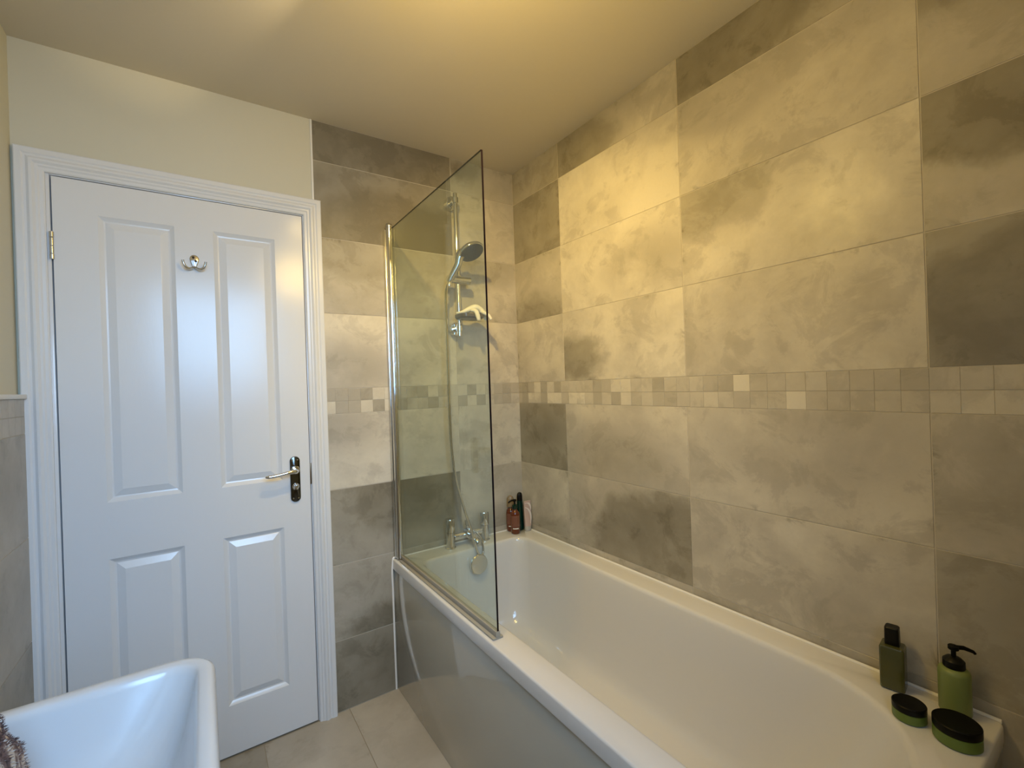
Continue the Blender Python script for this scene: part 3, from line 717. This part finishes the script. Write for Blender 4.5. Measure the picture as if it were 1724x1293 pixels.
for z, hw, hd_ in ((0, .10, .12), (.03, .095, .115), (.10, .075, .085), (.45, .07, .08), (.62, .085, .10), (.6490, .10, .12)):
    pr.append(rrect(-1.74, -1.74 + 2 * hw, -1.256 - hd_, -1.256 + hd_, (.05, .01, .01, .05), z, 8, 4))
loft(b, pr, cap0=True, cap1=True); mk('pedestal', b, CERAM, bs)
b = B(); rod(b, (-1.51, -1.256, bz - .1418), (-1.51, -1.256, bz - .139), .022, 24, bev=.001); mk('waste', b, CHROME, bs)
bt = tag(empty('basin_tap', (-1.715, -1.44, bz)), 'chrome basin tap on the deck of the white wash basin', 'tap')
b = B(); lathe(b, (-1.715, -1.44, bz + .0002), [(.024, 0), (.024, .004), (.02, .008), (.019, .07), (.015, .075)], n=24); tube(b, spline([(-1.71, -1.44, bz + .05), (-1.66, -1.44, bz + .065), (-1.62, -1.44, bz + .055)], 6), [.012, .011, .010], 14); mk('spout', b, CHROME, bt)
b = B(); lathe(b, (-1.715, -1.44, bz + .0755), [(.018, 0), (.02, .002), (.02, .022), (.015, .026)], n=24); box(b, (-1.72, -1.447, bz + .09), (-1.67, -1.433, bz + .099), .003); mk('tap_handle', b, CHROME, bt)

# fluffy flannel heaped on the back of the basin
def flannel():
    e = tag(empty('fluffy_flannel', (-1.58, -1.15, .7125)), 'fluffy brown and cream flannel bundled up inside the white basin', 'flannel')
    M = mat('mottled_fleece', (.2, .12, .1), .95); bb = M.node_tree.nodes['Principled BSDF']
    tc = N(M, 'ShaderNodeTexCoord'); mp = N(M, 'ShaderNodeMapping'); mp.inputs['Scale'].default_value = (1, 1, .55); L(M, tc.outputs['Object'], mp.inputs[0])
    f1 = noise_n(M, mp.outputs[0], 48, 3, .6, .8)
    cr = N(M, 'ShaderNodeValToRGB'); E_ = cr.color_ramp.elements
    E_[0].position = .38; E_[0].color = (.035, .018, .018, 1); E_[1].position = .58; E_[1].color = (.52, .45, .38, 1); k = E_.new(.5); k.color = (.17, .11, .10, 1)
    L(M, f1, cr.inputs[0]); L(M, cr.outputs[0], bb.inputs['Base Color'])
    c = Vector((-1.58, -1.15, .7125)); rx, ry, rz = .060, .110, .228
    b = B(); bmesh.ops.create_icosphere(b, subdivisions=5, radius=1)
    def warp(p):
        s = 1 + .07 * noise.noise(p * 2.3 + Vector((3, 1, 5))) + .05 * noise.noise(p * 6)
        z = max(p.z, 0.0); k = .52 + .48 * min(1, z / .35)
        return Vector((p.x * rx * s * k, p.y * ry * s * k, z * rz * s + .0004))
    for v in b.verts: v.co = c + warp(v.co)
    bmesh.ops.remove_doubles(b, verts=b.verts, dist=.0006)
    mk('flannel_body', b, M, e)
    f = B(); R = random.Random(3)
    for i in range(9000):
        p = Vector((R.gauss(0, 1), R.gauss(0, 1), R.gauss(0, 1))).normalized()
        if p.z < .02: p.z = abs(p.z) + .02
        q_ = c + warp(p); n_ = Vector((p.x / rx, p.y / ry, p.z / rz)).normalized()
        n_ = (n_ + Vector((R.uniform(-.6, .6), R.uniform(-.6, .6), R.uniform(-.6, .4)))).normalized(); s = n_.cross(Vector((R.uniform(-1, 1), R.uniform(-1, 1), R.uniform(-1, 1)))).normalized() * .0007
        tip = q_ + n_ * R.uniform(.002, .0045)
        if tip.z < .714: tip.z = .714
        f.faces.new((f.verts.new(q_ - s), f.verts.new(q_ + s), f.verts.new(tip)))
    me_o = mk('pile', f, M, e, smooth=False); tag(me_o, kind='stuff')
flannel()

# ------------------------------------------------------------------ ceiling light (just above the frame)
cl = tag(empty('ceiling_light', (-.90, -.935, H)), 'round chrome ceiling light with one warm glowing bulb', 'lamp')
b = B(); rod(b, (-.90, -.935, H - .0003), (-.90, -.935, H - .022), .07, 40, bev=.004); mk('ceiling_plate', b, CHROME2, cl)
SHADE = mat('lit_lamp_glass', (1, .9, .7), .4); SHADE.node_tree.nodes['Principled BSDF'].inputs['Emission Color'].default_value = (1, .8, .5, 1); SHADE.node_tree.nodes['Principled BSDF'].inputs['Emission Strength'].default_value = 6
x, y = -.90, -.935
b = B(); rod(b, (x, y, H - .0225), (x, y, H - .066), .02, 24, bev=.002); mk('lamp_holder', b, CHROME2, cl)
b = B(); rod(b, (x, y, H - .0665), (x, y, H - .090), .026, 24, bev=.003); mk('bulb', b, SHADE, cl)
